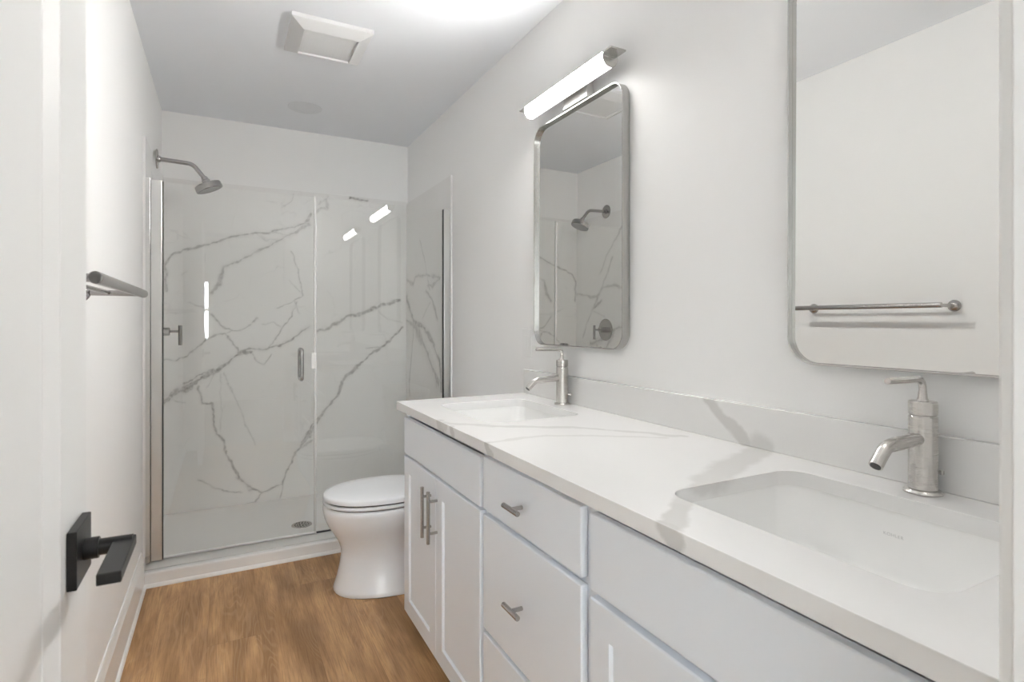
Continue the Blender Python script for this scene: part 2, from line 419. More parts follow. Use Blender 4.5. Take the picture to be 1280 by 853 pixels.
# ------------------------------------------------------------------ shower: pan, wall panels, glass enclosure
def vnoise(x, y, seed, scale):
    """smooth value noise for the vein layout"""
    rng = np.random.RandomState(seed); g = rng.rand(64, 64)*2-1
    u = x*scale; v = y*scale; iu = np.floor(u).astype(int); iv = np.floor(v).astype(int); fu = u-iu; fv = v-iv
    fu = fu*fu*(3-2*fu); fv = fv*fv*(3-2*fv)
    q = lambda a, b: g[a % 64, b % 64]
    return (q(iu, iv)*(1-fu)+q(iu+1, iv)*fu)*(1-fv) + (q(iu, iv+1)*(1-fu)+q(iu+1, iv+1)*fu)*fv
def vein_panel(name, fn, u0, u1, v0, v1, thick, res, lines, seed, label):
    """thin slab; fn(u, v, h) places it in the room; stone veins follow the given polylines (pts, half width, strength)"""
    nu = int((u1-u0)/res); nv = int((v1-v0)/res)
    uu = np.linspace(u0, u1, nu+1); vv = np.linspace(v0, v1, nv+1)
    U, V = np.meshgrid(uu, vv, indexing='ij'); U = U.ravel(); V = V.ravel()
    wu = U + 0.006*vnoise(U, V, seed, 14) + 0.006*vnoise(U, V, seed+1, 33) + 0.003*vnoise(U, V, seed+2, 80)
    wv = V + 0.006*vnoise(U, V, seed+3, 14) + 0.006*vnoise(U, V, seed+4, 33) + 0.003*vnoise(U, V, seed+5, 80)
    wid = np.clip(1.0 + 0.6*vnoise(U, V, seed+6, 11) + 0.5*vnoise(U, V, seed+7, 30), 0.25, 2.2)
    val = np.zeros(len(U))
    for pts, w, st in lines:
        for (ax, ay), (bx, by) in zip(pts[:-1], pts[1:]):
            dx, dy = bx-ax, by-ay; L2 = dx*dx+dy*dy+1e-9
            lo_u, hi_u = min(ax, bx)-0.12, max(ax, bx)+0.12; lo_v, hi_v = min(ay, by)-0.12, max(ay, by)+0.12
            k = np.where((U > lo_u) & (U < hi_u) & (V > lo_v) & (V < hi_v))[0]
            h = np.clip(((wu[k]-ax)*dx+(wv[k]-ay)*dy)/L2, 0, 1)
            d = np.hypot(wu[k]-ax-h*dx, wv[k]-ay-h*dy)
            core = np.clip(1.5-d/(1.3*w*wid[k]), 0, 1)**1.2
            halo = 0.34*np.exp(-(d/(w*2.6))**2)
            val[k] = np.maximum(val[k], st*np.maximum(core, halo))
    verts = [fn(a, b_, thick) for a, b_ in zip(U, V)]
    n0 = len(verts); verts += [fn(u0, v0, 0), fn(u1, v0, 0), fn(u1, v1, 0), fn(u0, v1, 0)]
    ix = lambda i, j: i*(nv+1)+j
    faces = [(ix(i, j), ix(i+1, j), ix(i+1, j+1), ix(i, j+1)) for i in range(nu) for j in range(nv)]
    faces += [tuple(ix(i, 0) for i in range(nu, -1, -1)) + (n0, n0+1), tuple(ix(i, nv) for i in range(nu+1)) + (n0+2, n0+3),
              tuple(ix(0, j) for j in range(nv+1)) + (n0+3, n0), tuple(ix(nu, j) for j in range(nv, -1, -1)) + (n0+1, n0+2), (n0, n0+3, n0+2, n0+1)]
    me = bpy.data.meshes.new(name); me.from_pydata(verts, [], faces); me.update()
    at = me.attributes.new('vein', 'FLOAT', 'POINT')
    at.data.foreach_set('value', np.concatenate([val, np.zeros(4)]).astype(np.float32))
    me.materials.append(M['marble'])
    o = bpy.data.objects.new(name, me); C.objects.link(o)
    return tag(o, label, 'shower wall')
# vein courses are measured on the photograph; unproject onto the panel's own plane
CXc, CZc, cy_, sy_ = 0.3298, 1.206, math.cos(0.4807), math.sin(0.4807)
def hit(px, py, ax, val):
    r = (px-640.0)/692.0; d = (sy_+r*cy_, cy_-r*sy_, -(py-401.8)/692.0); o = (CXc, 0.0, CZc)
    t = (val-o[ax])/d[ax]; return tuple(o[i]+t*d[i] for i in range(3))
def conv(lines, ox, oy, k, ax, val, iu, iv, mirror=False):
    out = []
    for pts, w, st in lines:
        q = [hit(ox+x/k, oy+y/k, ax, val) for x, y in pts]
        out.append(([(p[iu], p[iv]) for p in q], w, st))
    return out
BY = D-0.01
up = [([(50,545),(52,470),(46,405),(95,352),(170,332),(260,312),(340,285),(430,258),(500,248),(570,247),(640,232),(700,222),(760,200),(792,160)], 0.0052, 0.62),
      ([(570,247),(660,262),(730,235),(780,200)], 0.007, 0.35), ([(500,248),(560,280),(625,288)], 0.007, 0.22),
      ([(285,558),(325,515),(328,470),(345,425),(400,400),(450,375),(520,340),(580,310),(625,288),(680,258),(730,235),(775,205)], 0.0072, 0.55),
      ([(690,340),(720,430),(735,510),(745,565),(690,600),(610,632)], 0.0026, 0.5), ([(680,490),(745,565)], 0.002, 0.3), ([(700,590),(730,655)], 0.0026, 0.45),
      ([(715,605),(680,670),(640,740),(610,775),(570,830)], 0.0032, 0.55), ([(640,740),(600,705),(540,715)], 0.002, 0.35),
      ([(280,665),(325,715),(380,742),(430,745),(480,715),(520,685)], 0.0032, 0.55), ([(165,598),(200,612),(245,628)], 0.002, 0.35),
      ([(185,853),(240,805),(300,772),(345,757),(390,800),(420,848)], 0.0036, 0.6), ([(300,772),(380,745)], 0.0026, 0.4),
      ([(780,730),(745,742),(700,790),(640,820),(560,835),(480,838),(420,852)], 0.0058, 0.72), ([(75,655),(150,655)], 0.002, 0.25),
      ([(640,120),(680,85),(700,55)], 0.0028, 0.3), ([(560,90),(620,100)], 0.002, 0.25), ([(130,462),(165,450)], 0.002, 0.3)]
lw = [([(490,3),(430,5),(380,35),(310,95),(240,130),(180,170),(110,205),(35,262)], 0.0075, 0.78), ([(180,175),(110,200),(35,250)], 0.011, 0.7), ([(150,165),(215,125),(285,92)], 0.006, 0.65),
      ([(490,5),(515,45),(555,62),(585,15)], 0.0028, 0.5), ([(40,42),(100,45),(150,25),(190,0)], 0.0036, 0.6),
      ([(215,175),(235,260),(285,270),(290,330),(308,405),(345,450),(360,520),(410,595),(422,640),(470,690),(545,715),(600,690),(640,670),(690,540),(740,470),(780,395),(850,300)], 0.0040, 0.66),
      ([(420,640),(480,700)], 0.009, 0.4), ([(690,540),(730,490),(790,450)], 0.007, 0.4),
      ([(215,655),(240,658),(290,688),(340,705),(440,712)], 0.0026, 0.5), ([(545,715),(500,760),(450,775)], 0.004, 0.5), ([(640,670),(635,750)], 0.0026, 0.45),
      ([(330,110),(330,400)], 0.0018, 0.22), ([(310,95),(260,185)], 0.002, 0.25), ([(345,110),(430,290),(505,475)], 0.0032, 0.34), ([(90,245),(150,255)], 0.0026, 0.35)]
rt = [([(755,622),(800,608),(830,590),(880,562),(940,548),(1000,522),(1085,500)], 0.0066, 0.68), ([(845,852),(870,800),(950,730),(1010,687),(1060,645),(1100,605)], 0.0050, 0.66),
      ([(950,690),(1010,687)], 0.0026, 0.35), ([(1000,540),(1040,575),(1100,585)], 0.002, 0.28), ([(765,110),(800,90)], 0.006, 0.3)]
rt2 = [([(915,0),(870,40),(835,110),(790,165),(755,222),(720,275),(670,340)], 0.0060, 0.66)]
tp = [([(495,185),(488,285),(430,278),(400,330)], 0.0045, 0.35), ([(690,200),(780,208),(850,216)], 0.0045, 0.8)]
back = conv(up, 195, 230, 4.062, 1, BY, 0, 2) + conv(lw, 195, 440, 4.062, 1, BY, 0, 2) + conv(rt, 160, 220, 3.2, 1, BY, 0, 2) + conv(rt2, 160, 460, 3.2, 1, BY, 0, 2) + conv(tp, 340, 220, 7.11, 1, BY, 0, 2)
ZS = 2.062
vein_panel('shower_surround', lambda u, v, h: (u, D-0.001-h, v), 0.012, W-0.012, 0.037, ZS+0.012, 0.009, 0.004, back, 11, 'wide marble patterned shower panel on the back wall behind the glass')
sd = [([(105,0),(130,100),(145,185),(160,270)], 0.003, 0.5), ([(140,275),(175,320),(200,430)], 0.006, 0.5), ([(35,215),(70,240),(85,195),(140,188),(215,205),(175,245),(150,240)], 0.007, 0.45),
      ([(35,310),(55,380),(75,440),(120,460),(170,540),(210,640),(222,800)], 0.013, 0.68), ([(75,450),(110,520),(150,620),(180,700),(200,760)], 0.024, 0.55), ([(72,480),(65,580),(50,760),(52,830)], 0.005, 0.5),
      ([(30,430),(75,455)], 0.008, 0.5), ([(120,415),(160,340)], 0.003, 0.4)]
side = conv(sd, 500, 300, 4.265, 0, W-0.011, 1, 2)
side += [([(3.2, 0.7), (3.35, 0.5), (3.42, 0.2)], 0.004, 0.5)]
vein_panel('shower_surround', lambda u, v, h: (W-0.001-h, u, v), 3.045, D-0.002, 0.037, ZS, 0.010, 0.005, side, 31, 'marble patterned shower panel on the right wall beside the vanity side jamb')
ms = [([(800,0),(760,130),(725,230),(690,310),(640,430),(600,530),(575,640)], 0.005, 0.5), ([(505,300),(550,290),(620,320),(680,320),(730,240),(820,225),(900,245)], 0.006, 0.5),
      ([(920,545),(870,565),(800,590),(740,640),(640,690)], 0.010, 0.7), ([(715,355),(650,410)], 0.009, 0.6), ([(650,440),(720,460),(770,520)], 0.003, 0.45), ([(820,590),(790,660),(760,720)], 0.008, 0.5)]
left = []
for pts, w, st in ms:
    q = [hit(640+x/6.4, 320+y/6.4, 0, 2*1.5055-0.011) for x, y in pts]; left.append(([(p[1], p[2]) for p in q], w, st))
left += [([(3.1, 0.45), (3.35, 0.62), (3.6, 0.95), (3.68, 1.12)], 0.006, 0.6), ([(3.3, 1.95), (3.5, 1.75), (3.6, 1.6)], 0.005, 0.5)]
vein_panel('shower_surround', lambda u, v, h: (0.001+h, u, v), 3.045, D-0.002, 0.037, ZS, 0.010, 0.006, left, 51, 'marble patterned shower panel on the left wall under the shower head')

pan = thing('shower_pan', (W/2, 3.46, 0), 'low white shower pan with curb on the wood floor below the glass', 'shower pan')
prof = [(2.980, 0), (2.980, 0.058), (2.983, 0.064), (2.990, 0.067), (3.092, 0.067), (3.100, 0.064), (3.110, 0.040), (3.118, 0.036), (3.40, 0.0335), (D-0.03, 0.0345), (D-0.015, 0.036), (D-0.002, 0.036), (D-0.002, 0)]
obj('basin', prism(bmesh.new(), prof, 'x', 0.0145, W-0.0145), M['acrylic'], pan, 50)
bm = lathe(bmesh.new(), (0.73, 3.385, 0.0330), (0, 0, 1), [(0, 0.056), (0.003, 0.055), (0.0042, 0.050), (0.0034, 0.046), (0.0034, 0.001)])
dr = obj('drain', bm, M['chrome'], pan, 40)
bm = bmesh.new()
for r, n in ((0.012, 5), (0.024, 9), (0.037, 14)):
    for k in range(n):
        a = 2*PI*k/n; cyl(bm, (0.73+r*math.cos(a), 3.385+r*math.sin(a), 0.0360), (0.73+r*math.cos(a), 3.385+r*math.sin(a), 0.0370), 0.0042, n=10)
obj('drain_holes', bm, M['gasket'], dr)

enc = thing('shower_enclosure', (W/2, YG, 0.067), 'frameless glass shower door and fixed pane between metal jambs above the white curb', 'shower enclosure')
GT = 1.862
bm = B((0.0112, YG-0.024, 0.069), (0.029, YG+0.024, GT+0.008), 0.001)
obj('wall_jamb', bm, M['alu'], enc)
obj('jamb_boot', B((0.0108, YG-0.028, 0.0885), (0.030, YG-0.0245, 0.118), 0.001), M['nickel'], enc)
bm = B((0.0315, YG-0.020, 0.09), (0.076, YG+0.020, GT+0.004), 0.002)
obj('hinge_rail', bm, M['alu'], enc)
obj('hinge_gasket', B((0.0295, YG-0.015, 0.09), (0.0312, YG+0.015, GT)), M['gasket'], enc)
obj('edge_gasket', B((0.0762, YG-0.0165, 0.09), (0.0795, YG+0.007, GT)), M['gasket'], enc)
obj('wall_jamb', B((W-0.049, YG-0.016, 0.089), (W-0.0115, YG+0.016, GT+0.004), 0.0015), M['alu'], enc)
obj('jamb_seal', B((W-0.0515, YG-0.010, 0.09), (W-0.0494, YG+0.010, GT)), M['gasket'], enc)
sill = [(3.006, 0.0672), (3.006, 0.0725), (3.028, 0.079), (3.050, 0.0875), (3.092, 0.0885), (3.092, 0.0672)]
obj('sill_track', prism(bmesh.new(), sill, 'x', 0.0115, W-0.0115), M['alu'], enc, 20)
gd = obj('glass_door', B((0.077, YG-0.004, 0.098), (0.753, YG+0.004, GT), 0.0008, 1), M['glass'], enc)
obj('bottom_sweep', B((0.080, YG-0.006, 0.0895), (0.756, YG+0.006, 0.0978), 0.001), M['plastic'], gd)
obj('edge_seal', B((0.7535, YG-0.0065, 0.10), (0.7645, YG+0.0065, GT), 0.0008), mat('clear_seal', (0.66, 0.66, 0.65), 0.25), gd)
HX = 0.688
for s in (-1, 1):
    y = YG+s*0.050
    p = arcpath([(HX, YG+s*0.0045, 0.905), (HX, y, 0.905), (HX, y, 1.058), (HX, YG+s*0.0045, 1.058)], 0.022)
    obj('pull_handle', tube(bmesh.new(), p, 0.0095), M['pull'], gd, 50)
obj('door_catch', B((0.738, YG-0.011, 0.957), (0.762, YG-0.0065, 1.041), 0.002), M['plastic'], enc)
obj('fixed_pane', B((0.7655, YG-0.004, 0.094), (W-0.0515, YG+0.004, GT), 0.0008, 1), M['glass'], enc)
obj('pane_gasket', B((0.766, YG-0.0065, 0.0888), (W-0.052, YG+0.0065, 0.0938)), M['gasket'], enc)

SY = 3.52
sh = thing('overhead_shower', (0.011, SY, 2.08), 'brushed nickel shower head on a bent arm high on the left wall', 'shower head')
obj('flange', lathe(bmesh.new(), (0.0112, SY, 2.08), (1, 0, 0), [(0, 0.052), (0.004, 0.052), (0.007, 0.048), (0.008, 0.020), (0.018, 0.017), (0.020, 0.012)]), M['pull'], sh, 35)
arm = arcpath([(0.022, SY, 2.08), (0.180, SY, 2.073), (0.238, SY, 2.000)], 0.06, 10)
obj('arm', tube(bmesh.new(), arm, 0.0115), M['pull'], sh, 50)
ax = Vector((0.40, 0, -0.92)).normalized(); c0 = Vector((0.236, SY, 2.004))
obj('swivel_joint', lathe(bmesh.new(), c0, ax, [(-0.006, 0.012), (0, 0.016), (0.012, 0.018), (0.014, 0.021), (0.034, 0.021), (0.036, 0.017)]), M['pull'], sh, 35)
obj('spray_body', lathe(bmesh.new(), c0 + ax*0.034, ax, [(0, 0.022), (0.0015, 0.060), (0.004, 0.0665), (0.007, 0.0685), (0.034, 0.0700), (0.0365, 0.0685), (0.037, 0.062)]), M['pull'], sh, 30)
bm = lathe(bmesh.new(), c0 + ax*0.0710, ax, [(-0.001, 0.061), (0.0015, 0.060), (0.002, 0.002)])
x_, y_, _ = frame_of(ax)
for r, n in ((0.018, 7), (0.034, 13), (0.050, 20)):
    for k in range(n):
        a = 2*PI*k/n; p = c0 + ax*0.0725 + (x_*math.cos(a)+y_*math.sin(a))*r; cyl(bm, p, p+ax*0.0025, 0.0022, 0.0014, n=6)
obj('spray_face', bm, mat('spray_face_grey', (0.30, 0.30, 0.29), 0.4), sh, 40)

vl = thing('shower_valve', (0.011, SY, 1.15), 'round nickel shower valve with T handle on the left wall inside the glass', 'shower valve')
obj('escutcheon', lathe(bmesh.new(), (0.0112, SY, 1.15), (1, 0, 0), [(0, 0.086), (0.004, 0.086), (0.009, 0.080), (0.010, 0.030)]), M['pull'], vl, 35)
obj('sleeve', lathe(bmesh.new(), (0.020, SY, 1.15), (1, 0, 0), [(0, 0.022), (0.050, 0.022), (0.053, 0.019)]), M['pull'], vl, 35)
obj('stem', cyl(bmesh.new(), (0.072, SY, 1.15), (0.118, SY, 1.15), 0.0065), M['pull'], vl, 40)
obj('lever', cyl(bmesh.new(), (0.121, SY, 1.075), (0.121, SY, 1.184), 0.0095, bev=0.0015), M['pull'], vl, 40)

# ------------------------------------------------------------------ vanity
XF, XB = 0.974, W                    # face frame plane, wall
XD = 0.955                           # front plane of doors and drawers
ZB, ZC = 0.085, 0.861                # bottom and top of the carcasses
def carcass(name, y0, y1, parent):
    """cabinet box with recessed toe kick"""
    bm = B((XF, y0, ZB), (XB-0.002, y1, ZB+0.018)); th = 0.016
    box(bm, (XF, y0, ZB), (XB-0.002, y0+th, ZC-0.001)); box(bm, (XF, y1-th, ZB), (XB-0.002, y1, ZC-0.001)); box(bm, (XB-0.012, y0, ZB), (XB-0.002, y1, ZC-0.001))
    box(bm, (XF+0.075, y0, 0), (XF+0.092, y1, ZB)); box(bm, (XF+0.075, y0, 0), (XB-0.002, y0+th, ZB)); box(bm, (XF+0.075, y1-th, 0), (XB-0.002, y1, ZB))
    obj('carcass', bm, M['cabinet'], parent)
def face_frame(y0, y1, rails, parent):
    bm = bmesh.new(); s = 0.022
    box(bm, (XF-0.0002, y0, ZB), (XF+0.018, y0+s, ZC-0.001), 0.0008, 1); box(bm, (XF-0.0002, y1-s, ZB), (XF+0.018, y1, ZC-0.001), 0.0008, 1)
    for z0, z1 in rails: box(bm, (XF, y0+s, z0), (XF+0.018, y1-s, z1))
    obj('face_frame', bm, M['cabinet'], parent)
def slab(name, y0, y1, z0, z1, parent):
    return obj(name, B((XD, y0, z0), (XF-0.0006, y1, z1), 0.0035, 3), M['cabinet'], parent, 40)
def shaker(y0, y1, z0, z1, parent, rail=0.060):
    """shaker door: frame with bevelled inner edge around a recessed panel"""
    d = obj('door', bmesh.new(), M['cabinet'], parent)
    bm = bmesh.new()
    def ring(o, x): return [(x, y0+o, z0+o), (x, y1-o, z0+o), (x, y1-o, z1-o), (x, y0+o, z1-o)]
    xb = XF-0.0006
    loft(bm, [ring(0, xb), ring(0, XD+0.003), ring(0.001, XD+0.001), ring(0.003, XD), ring(rail, XD), ring(rail+0.003, XD+0.0075), ring(rail+0.004, XD+0.0075)], True, True)
    for f in bm.faces: f.smooth = False
    bm.to_mesh(d.data); bm.free()
    return d
def bar_pull(y, z0, z1, parent):
    bm = cyl(bmesh.new(), (0.924, y, z0), (0.924, y, z1), 0.006, n=20, bev=0.001)
    for z in (z0+0.033, z1-0.033): cyl(bm, (0.926, y, z), (XD, y, z), 0.0045, n=14)
    return obj('pull_handle', bm, M['pull'], parent, 40)
def tee_knob(y, z, parent):
    bm = cyl(bmesh.new(), (0.924, y-0.037, z), (0.924, y+0.037, z), 0.0062, n=20, bev=0.001)
    cyl(bm, (0.926, y, z), (XD, y, z), 0.005, n=16)
    return obj('knob', bm, M['pull'], parent, 40)

ca = thing('vanity_cabinet', (1.25, 1.75, 0), 'white sink cabinet with two shaker doors beside the toilet', 'cabinet', 'vanity cabinets under the counter')
carcass('carcass', 1.381, 2.120, ca); face_frame(1.381, 2.120, ((0.085, 0.105), (0.678, 0.695), (0.838, 0.860)), ca)
slab('false_front', 1.389, 2.108, 0.694, 0.834, ca)
d = shaker(1.750, 2.108, 0.082, 0.685, ca); bar_pull(1.795, 0.476, 0.647, d)
d = shaker(1.389, 1.7475, 0.082, 0.685, ca); bar_pull(1.733, 0.476, 0.647, d)
cb = thing('drawer_cabinet', (1.25, 1.13, 0), 'white bank of three drawers with nickel T knobs between two sink cabinets', 'cabinet', 'vanity cabinets under the counter')
carcass('carcass', 0.895, 1.3805, cb); face_frame(0.895, 1.3805, ((0.085, 0.105), (0.362, 0.376), (0.680, 0.700), (0.840, 0.860)), cb)
for z0, z1, zk in ((0.698, 0.840, 0.766), (0.376, 0.684, 0.528), (0.086, 0.363, 0.225)):
    dr = slab('drawer', 0.905, 1.369, z0, z1, cb); tee_knob(1.148, zk, dr)
cc = thing('vanity_cabinet', (1.25, 0.55, 0), 'white sink cabinet with shaker doors nearest the doorway', 'cabinet', 'vanity cabinets under the counter')
carcass('carcass', 0.222, 0.8945, cc); face_frame(0.222, 0.8945, ((0.085, 0.105), (0.672, 0.690), (0.838, 0.860)), cc)
slab('false_front', 0.232, 0.876, 0.690, 0.838, cc)
d = shaker(0.556, 0.876, 0.082, 0.676, cc); bar_pull(0.600, 0.46, 0.63, d)
d = shaker(0.232, 0.553, 0.082, 0.676, cc); bar_pull(0.512, 0.46, 0.63, d)

# countertop with two rounded cut-outs
SINKS = (1.766, 0.553)
SXC, SHX, SHY, SR = 1.228, 0.176, 0.222, 0.045
bm = bmesh.new(); edges = []
def loop(pts):
    vs = [bm.verts.new((x, y, ZC)) for x, y in pts]
    for i in range(len(vs)): edges.append(bm.edges.new((vs[i], vs[(i+1) % len(vs)])))
loop([(0.934, 0.2005), (W-0.0005, 0.2005), (W-0.0005, 2.144), (0.934, 2.144)])
for yc in SINKS: loop(rrect(SXC, yc, SHX, SHY, SR, 10))
bmesh.ops.triangle_fill(bm, use_beauty=True, use_dissolve=False, edges=edges)
r = bmesh.ops.extrude_face_region(bm, geom=list(bm.faces))
for v in [g for g in r['geom'] if isinstance(g, bmesh.types.BMVert)]: v.co.z = ZT
bmesh.ops.recalc_face_normals(bm, faces=bm.faces)
ed = [e for e in bm.edges if len(e.link_faces) == 2 and e.calc_face_angle(0) > 1.2 and min(v.co.z for v in e.verts) > ZT-0.001]
bmesh.ops.bevel(bm, geom=ed, offset=0.002, segments=2, profile=0.5, affect='EDGES')
ct = obj('countertop', bm, M['quartz'], None, 35)
tag(ct, 'white quartz countertop with soft grey veins over the vanity cabinets', 'countertop')
bs = obj('backsplash', B((W-0.020, 0.2005, ZT+0.0003), (W-0.0005, 2.142, 0.994), 0.0015), M['quartz'])
tag(bs, 'low white quartz backsplash strip standing along the wall behind the faucets', 'backsplash')

def sink(yc, label):
    s = thing('undermount_sink', (SXC, yc, 0.70), label, 'sink', 'undermount sinks')
    zt = ZC-0.0004
    def R(hx, hy, r, z): return [(x, y, z) for x, y in rrect(SXC, yc, hx, hy, r, 10)]
    rings = [R(SHX+0.03, SHY+0.03, SR+0.03, zt-0.012), R(SHX+0.03, SHY+0.03, SR+0.03, zt), R(SHX+0.004, SHY+0.004, SR+0.004, zt),
             R(SHX+0.002, SHY+0.002, SR+0.004, zt-0.006), R(SHX-0.006, SHY-0.006, SR+0.004, zt-0.06), R(SHX-0.016, SHY-0.018, SR+0.01, zt-0.105), R(SHX-0.030, SHY-0.036, SR+0.015, zt-0.128),
             R(SHX-0.055, SHY-0.065, SR+0.02, zt-0.140), R(SHX-0.10, SHY-0.12, SR+0.01, zt-0.144), R(0.022, 0.022, 0.0215, zt-0.147)]
    bm = loft(bmesh.new(), rings, False, False)
    o2 = [R(SHX+0.03, SHY+0.03, SR+0.03, zt-0.012), R(SHX+0.010, SHY+0.010, SR+0.02, zt-0.03), R(SHX-0.005, SHY-0.008, SR+0.02, zt-0.12), R(SHX-0.05, SHY-0.06, SR+0.03, zt-0.158), R(0.03, 0.03, 0.0295, zt-0.162), R(0.022, 0.022, 0.0215, zt-0.147)]
    t = loft(bmesh.new(), o2, False, False); merge(bm, t)
    bmesh.ops.remove_doubles(bm, verts=bm.verts, dist=1e-5); bmesh.ops.recalc_face_normals(bm, faces=bm.faces)
    obj('basin', bm, M['sink'], s, 50)
    obj('drain', lathe(bmesh.new(), (SXC, yc, zt-0.150), (0, 0, 1), [(0, 0.0205), (0.004, 0.0215), (0.006, 0.019), (0.0065, 0.004)]), M['nickel'], s, 40)
    tc = bpy.data.curves.new('maker_lettering', 'FONT'); tc.body = 'KOHLER'; tc.size = 0.0082; tc.align_x = 'CENTER'; tc.extrude = 0.0001; tc.space_character = 1.15
    to = bpy.data.objects.new('tmp', tc); C.objects.link(to)
    bpy.context.view_layer.update()
    me = bpy.data.meshes.new_from_object(to.evaluated_get(bpy.context.evaluated_depsgraph_get())); bpy.data.objects.remove(to); bpy.data.curves.remove(tc)
    xs = SXC + SHX-0.0035
    mt = Matrix(((0, 0, -1, xs), (-1, 0, 0, yc+0.014), (0, 1, 0, 0.817), (0, 0, 0, 1)))
    me.transform(mt); me.materials.append(M['logo'])
    o = bpy.data.objects.new('maker_lettering', me); C.objects.link(o); o.parent = s; o.matrix_parent_inverse = world_of(s).inverted()
sink(SINKS[0], 'white rectangular undermount sink beside the toilet end of the counter')
sink(SINKS[1], 'white rectangular undermount sink nearest the doorway')

def faucet(yc, label):
    X = 1.470
    f = thing('faucet', (X, yc, ZT), label, 'faucet', 'brushed nickel faucets')
    z = ZT+0.0004
    obj('base_ring', lathe(bmesh.new(), (X, yc, z), (0, 0, 1), [(0, 0.0305), (0.003, 0.0305), (0.006, 0.028), (0.0085, 0.0235)]), M['nickel'], f, 35)
    obj('body', lathe(bmesh.new(), (X, yc, z), (0, 0, 1), [(0.007, 0.0228), (0.1395, 0.0228), (0.1410, 0.0215), (0.1430, 0.0205)]), M['nickel'], f, 35)
    obj('cap', lathe(bmesh.new(), (X, yc, z), (0, 0, 1), [(0.1430, 0.0210), (0.1442, 0.0226), (0.1660, 0.0228), (0.1680, 0.0215), (0.1685, 0.012)]), M['nickel'], f, 35)
    zl = z+0.2090
    p = arcpath([(X-0.001, yc, z+0.1675), (X-0.001, yc, zl), (X-0.114, yc, zl+0.001)], 0.020, 8)
    rr = [0.0100, 0.0078] + [0.0062]*(len(p)-3) + [0.0056]
    p.insert(1, Vector((X-0.001, yc, z+0.174))); rr = [0.0110, 0.0078] + [0.0062]*(len(p)-3) + [0.0056]
    obj('lever_handle', tube(bmesh.new(), p, rr), M['nickel'], f, 50)
    p = arcpath([(X-0.012, yc, z+0.1000), (X-0.118, yc, z+0.0965), (X-0.150, yc, z+0.066)], 0.040, 10)
    obj('spout', tube(bmesh.new(), p, [0.0120]*2 + [0.0112]*(len(p)-2)), M['nickel'], f, 50)
    e = p[-1]; dd = (p[-1]-p[-2]).normalized()
    obj('aerator', cyl(bmesh.new(), e-dd*0.002, e+dd*0.0008, 0.0088, n=20), M['gasket'], f)
    bm = cyl(bmesh.new(), (X+0.015, yc-0.010, z+0.037), (X+0.030, yc-0.018, z+0.037), 0.003, n=12); cyl(bm, (X+0.0285, yc-0.017, z+0.033), (X+0.0285, yc-0.017, z+0.041), 0.004, n=12, bev=0.001)
    obj('drain_knob', bm, M['nickel'], f, 40)
faucet(1.775, 'brushed nickel faucet with lever at the sink beside the toilet')
faucet(0.553, 'brushed nickel faucet with lever at the sink nearest the doorway')

# ------------------------------------------------------------------ mirrors, lamps, wall plate
def mirror(yc, label):
    z0, z1 = 1.110, 2.010; hw = 0.2925; zc = (z0+z1)/2; hh = (z1-z0)/2
    g = thing('wall_mirror', (W, yc, z0), label, 'mirror', 'rounded wall mirrors')
    def R(o, x): return [(x, y, z) for y, z in rrect(yc, zc, hw-o, hh-o, 0.062-o, 14)]
    xf, xw = W-0.0315, W-0.0008
    bm = bmesh.new()
    loft(bm, [R(0, xw), R(0, xf), R(0.0026, xf), R(0.0026, xw)], False, False)
    obj('frame', bm, M['nickel_frame'], g, 50)
    bm = loft(bmesh.new(), [R(0.0028, W-0.006), R(0.0028, W-0.0185)])
    for v in bm.verts: v.co.x += 0.0036*(v.co.z-zc)                     # hangs leaning back a touch
    obj('mirror_glass', bm, M['mirror'], g)
mirror(1.737, 'rounded rectangle mirror in a thin nickel frame nearest the shower')
mirror(0.552, 'rounded rectangle mirror in a thin nickel frame nearest the doorway')

def vanity_lamp(yc, power, label):
    g = thing('vanity_lamp', (W, yc, 2.06), label, 'lamp', 'bar lamps over the mirrors')
    ax_, az, R = 1.455, 2.070, 0.030
    obj('wall_plate', B((W-0.030, yc-0.077, 2.020), (W-0.0005, yc+0.077, 2.115), 0.0015), M['plate'], g)
    obj('mount_arm', B((ax_+0.020, yc-0.060, 2.060), (W-0.0302, yc+0.060, 2.085), 0.001), M['nickel_frame'], g)
    def arc(a0, a1, r, n=30): return [(ax_+r*math.cos(math.radians(a0+(a1-a0)*k/n)), az+r*math.sin(math.radians(a0+(a1-a0)*k/n))) for k in range(n+1)]
    obj('diffuser', prism(bmesh.new(), arc(130, 292, R), 'y', yc-0.262, yc+0.262), diffuser_mat(power), g, 40)
    obj('housing', prism(bmesh.new(), arc(-67.5, 129.5, R-0.0003, 40), 'y', yc-0.262, yc+0.262), M['nickel_frame'], g, 40)     # metal back towards the wall
    for s in (-1, 1):
        ec = obj('end_plate', B((ax_-0.031, yc+s*0.262-0.0225+s*0.0235, az+0.010), (ax_+0.031, yc+s*0.262+0.0225+s*0.0235, az+0.0155), 0.0008), M['nickel_frame'], g)
        bm = prism(bmesh.new(), arc(0, 351, R+0.0004, 40), 'y', *sorted((yc+s*0.2625, yc+s*0.2655)))
        obj('end_cap', bm, M['nickel'], g, 40)
vanity_lamp(1.726, FAR_LAMP, 'lit bar lamp on the wall above the mirror nearest the shower')
vanity_lamp(0.552, NEAR_LAMP, 'lit bar lamp on the wall above the mirror nearest the doorway')

sw = thing('light_switch', (W, 2.143, 1.11), 'white rocker light switch plate on the wall left of the far mirror', 'light switch')
bm = B((W-0.006, 2.103, 1.047), (W-0.0004, 2.183, 1.173), 0.003, 3)
obj('plate', bm, M['plastic'], sw, 50)
obj('rocker', B((W-0.0085, 2.126, 1.077), (W-0.0062, 2.160, 1.143), 0.001), M['plastic'], sw)

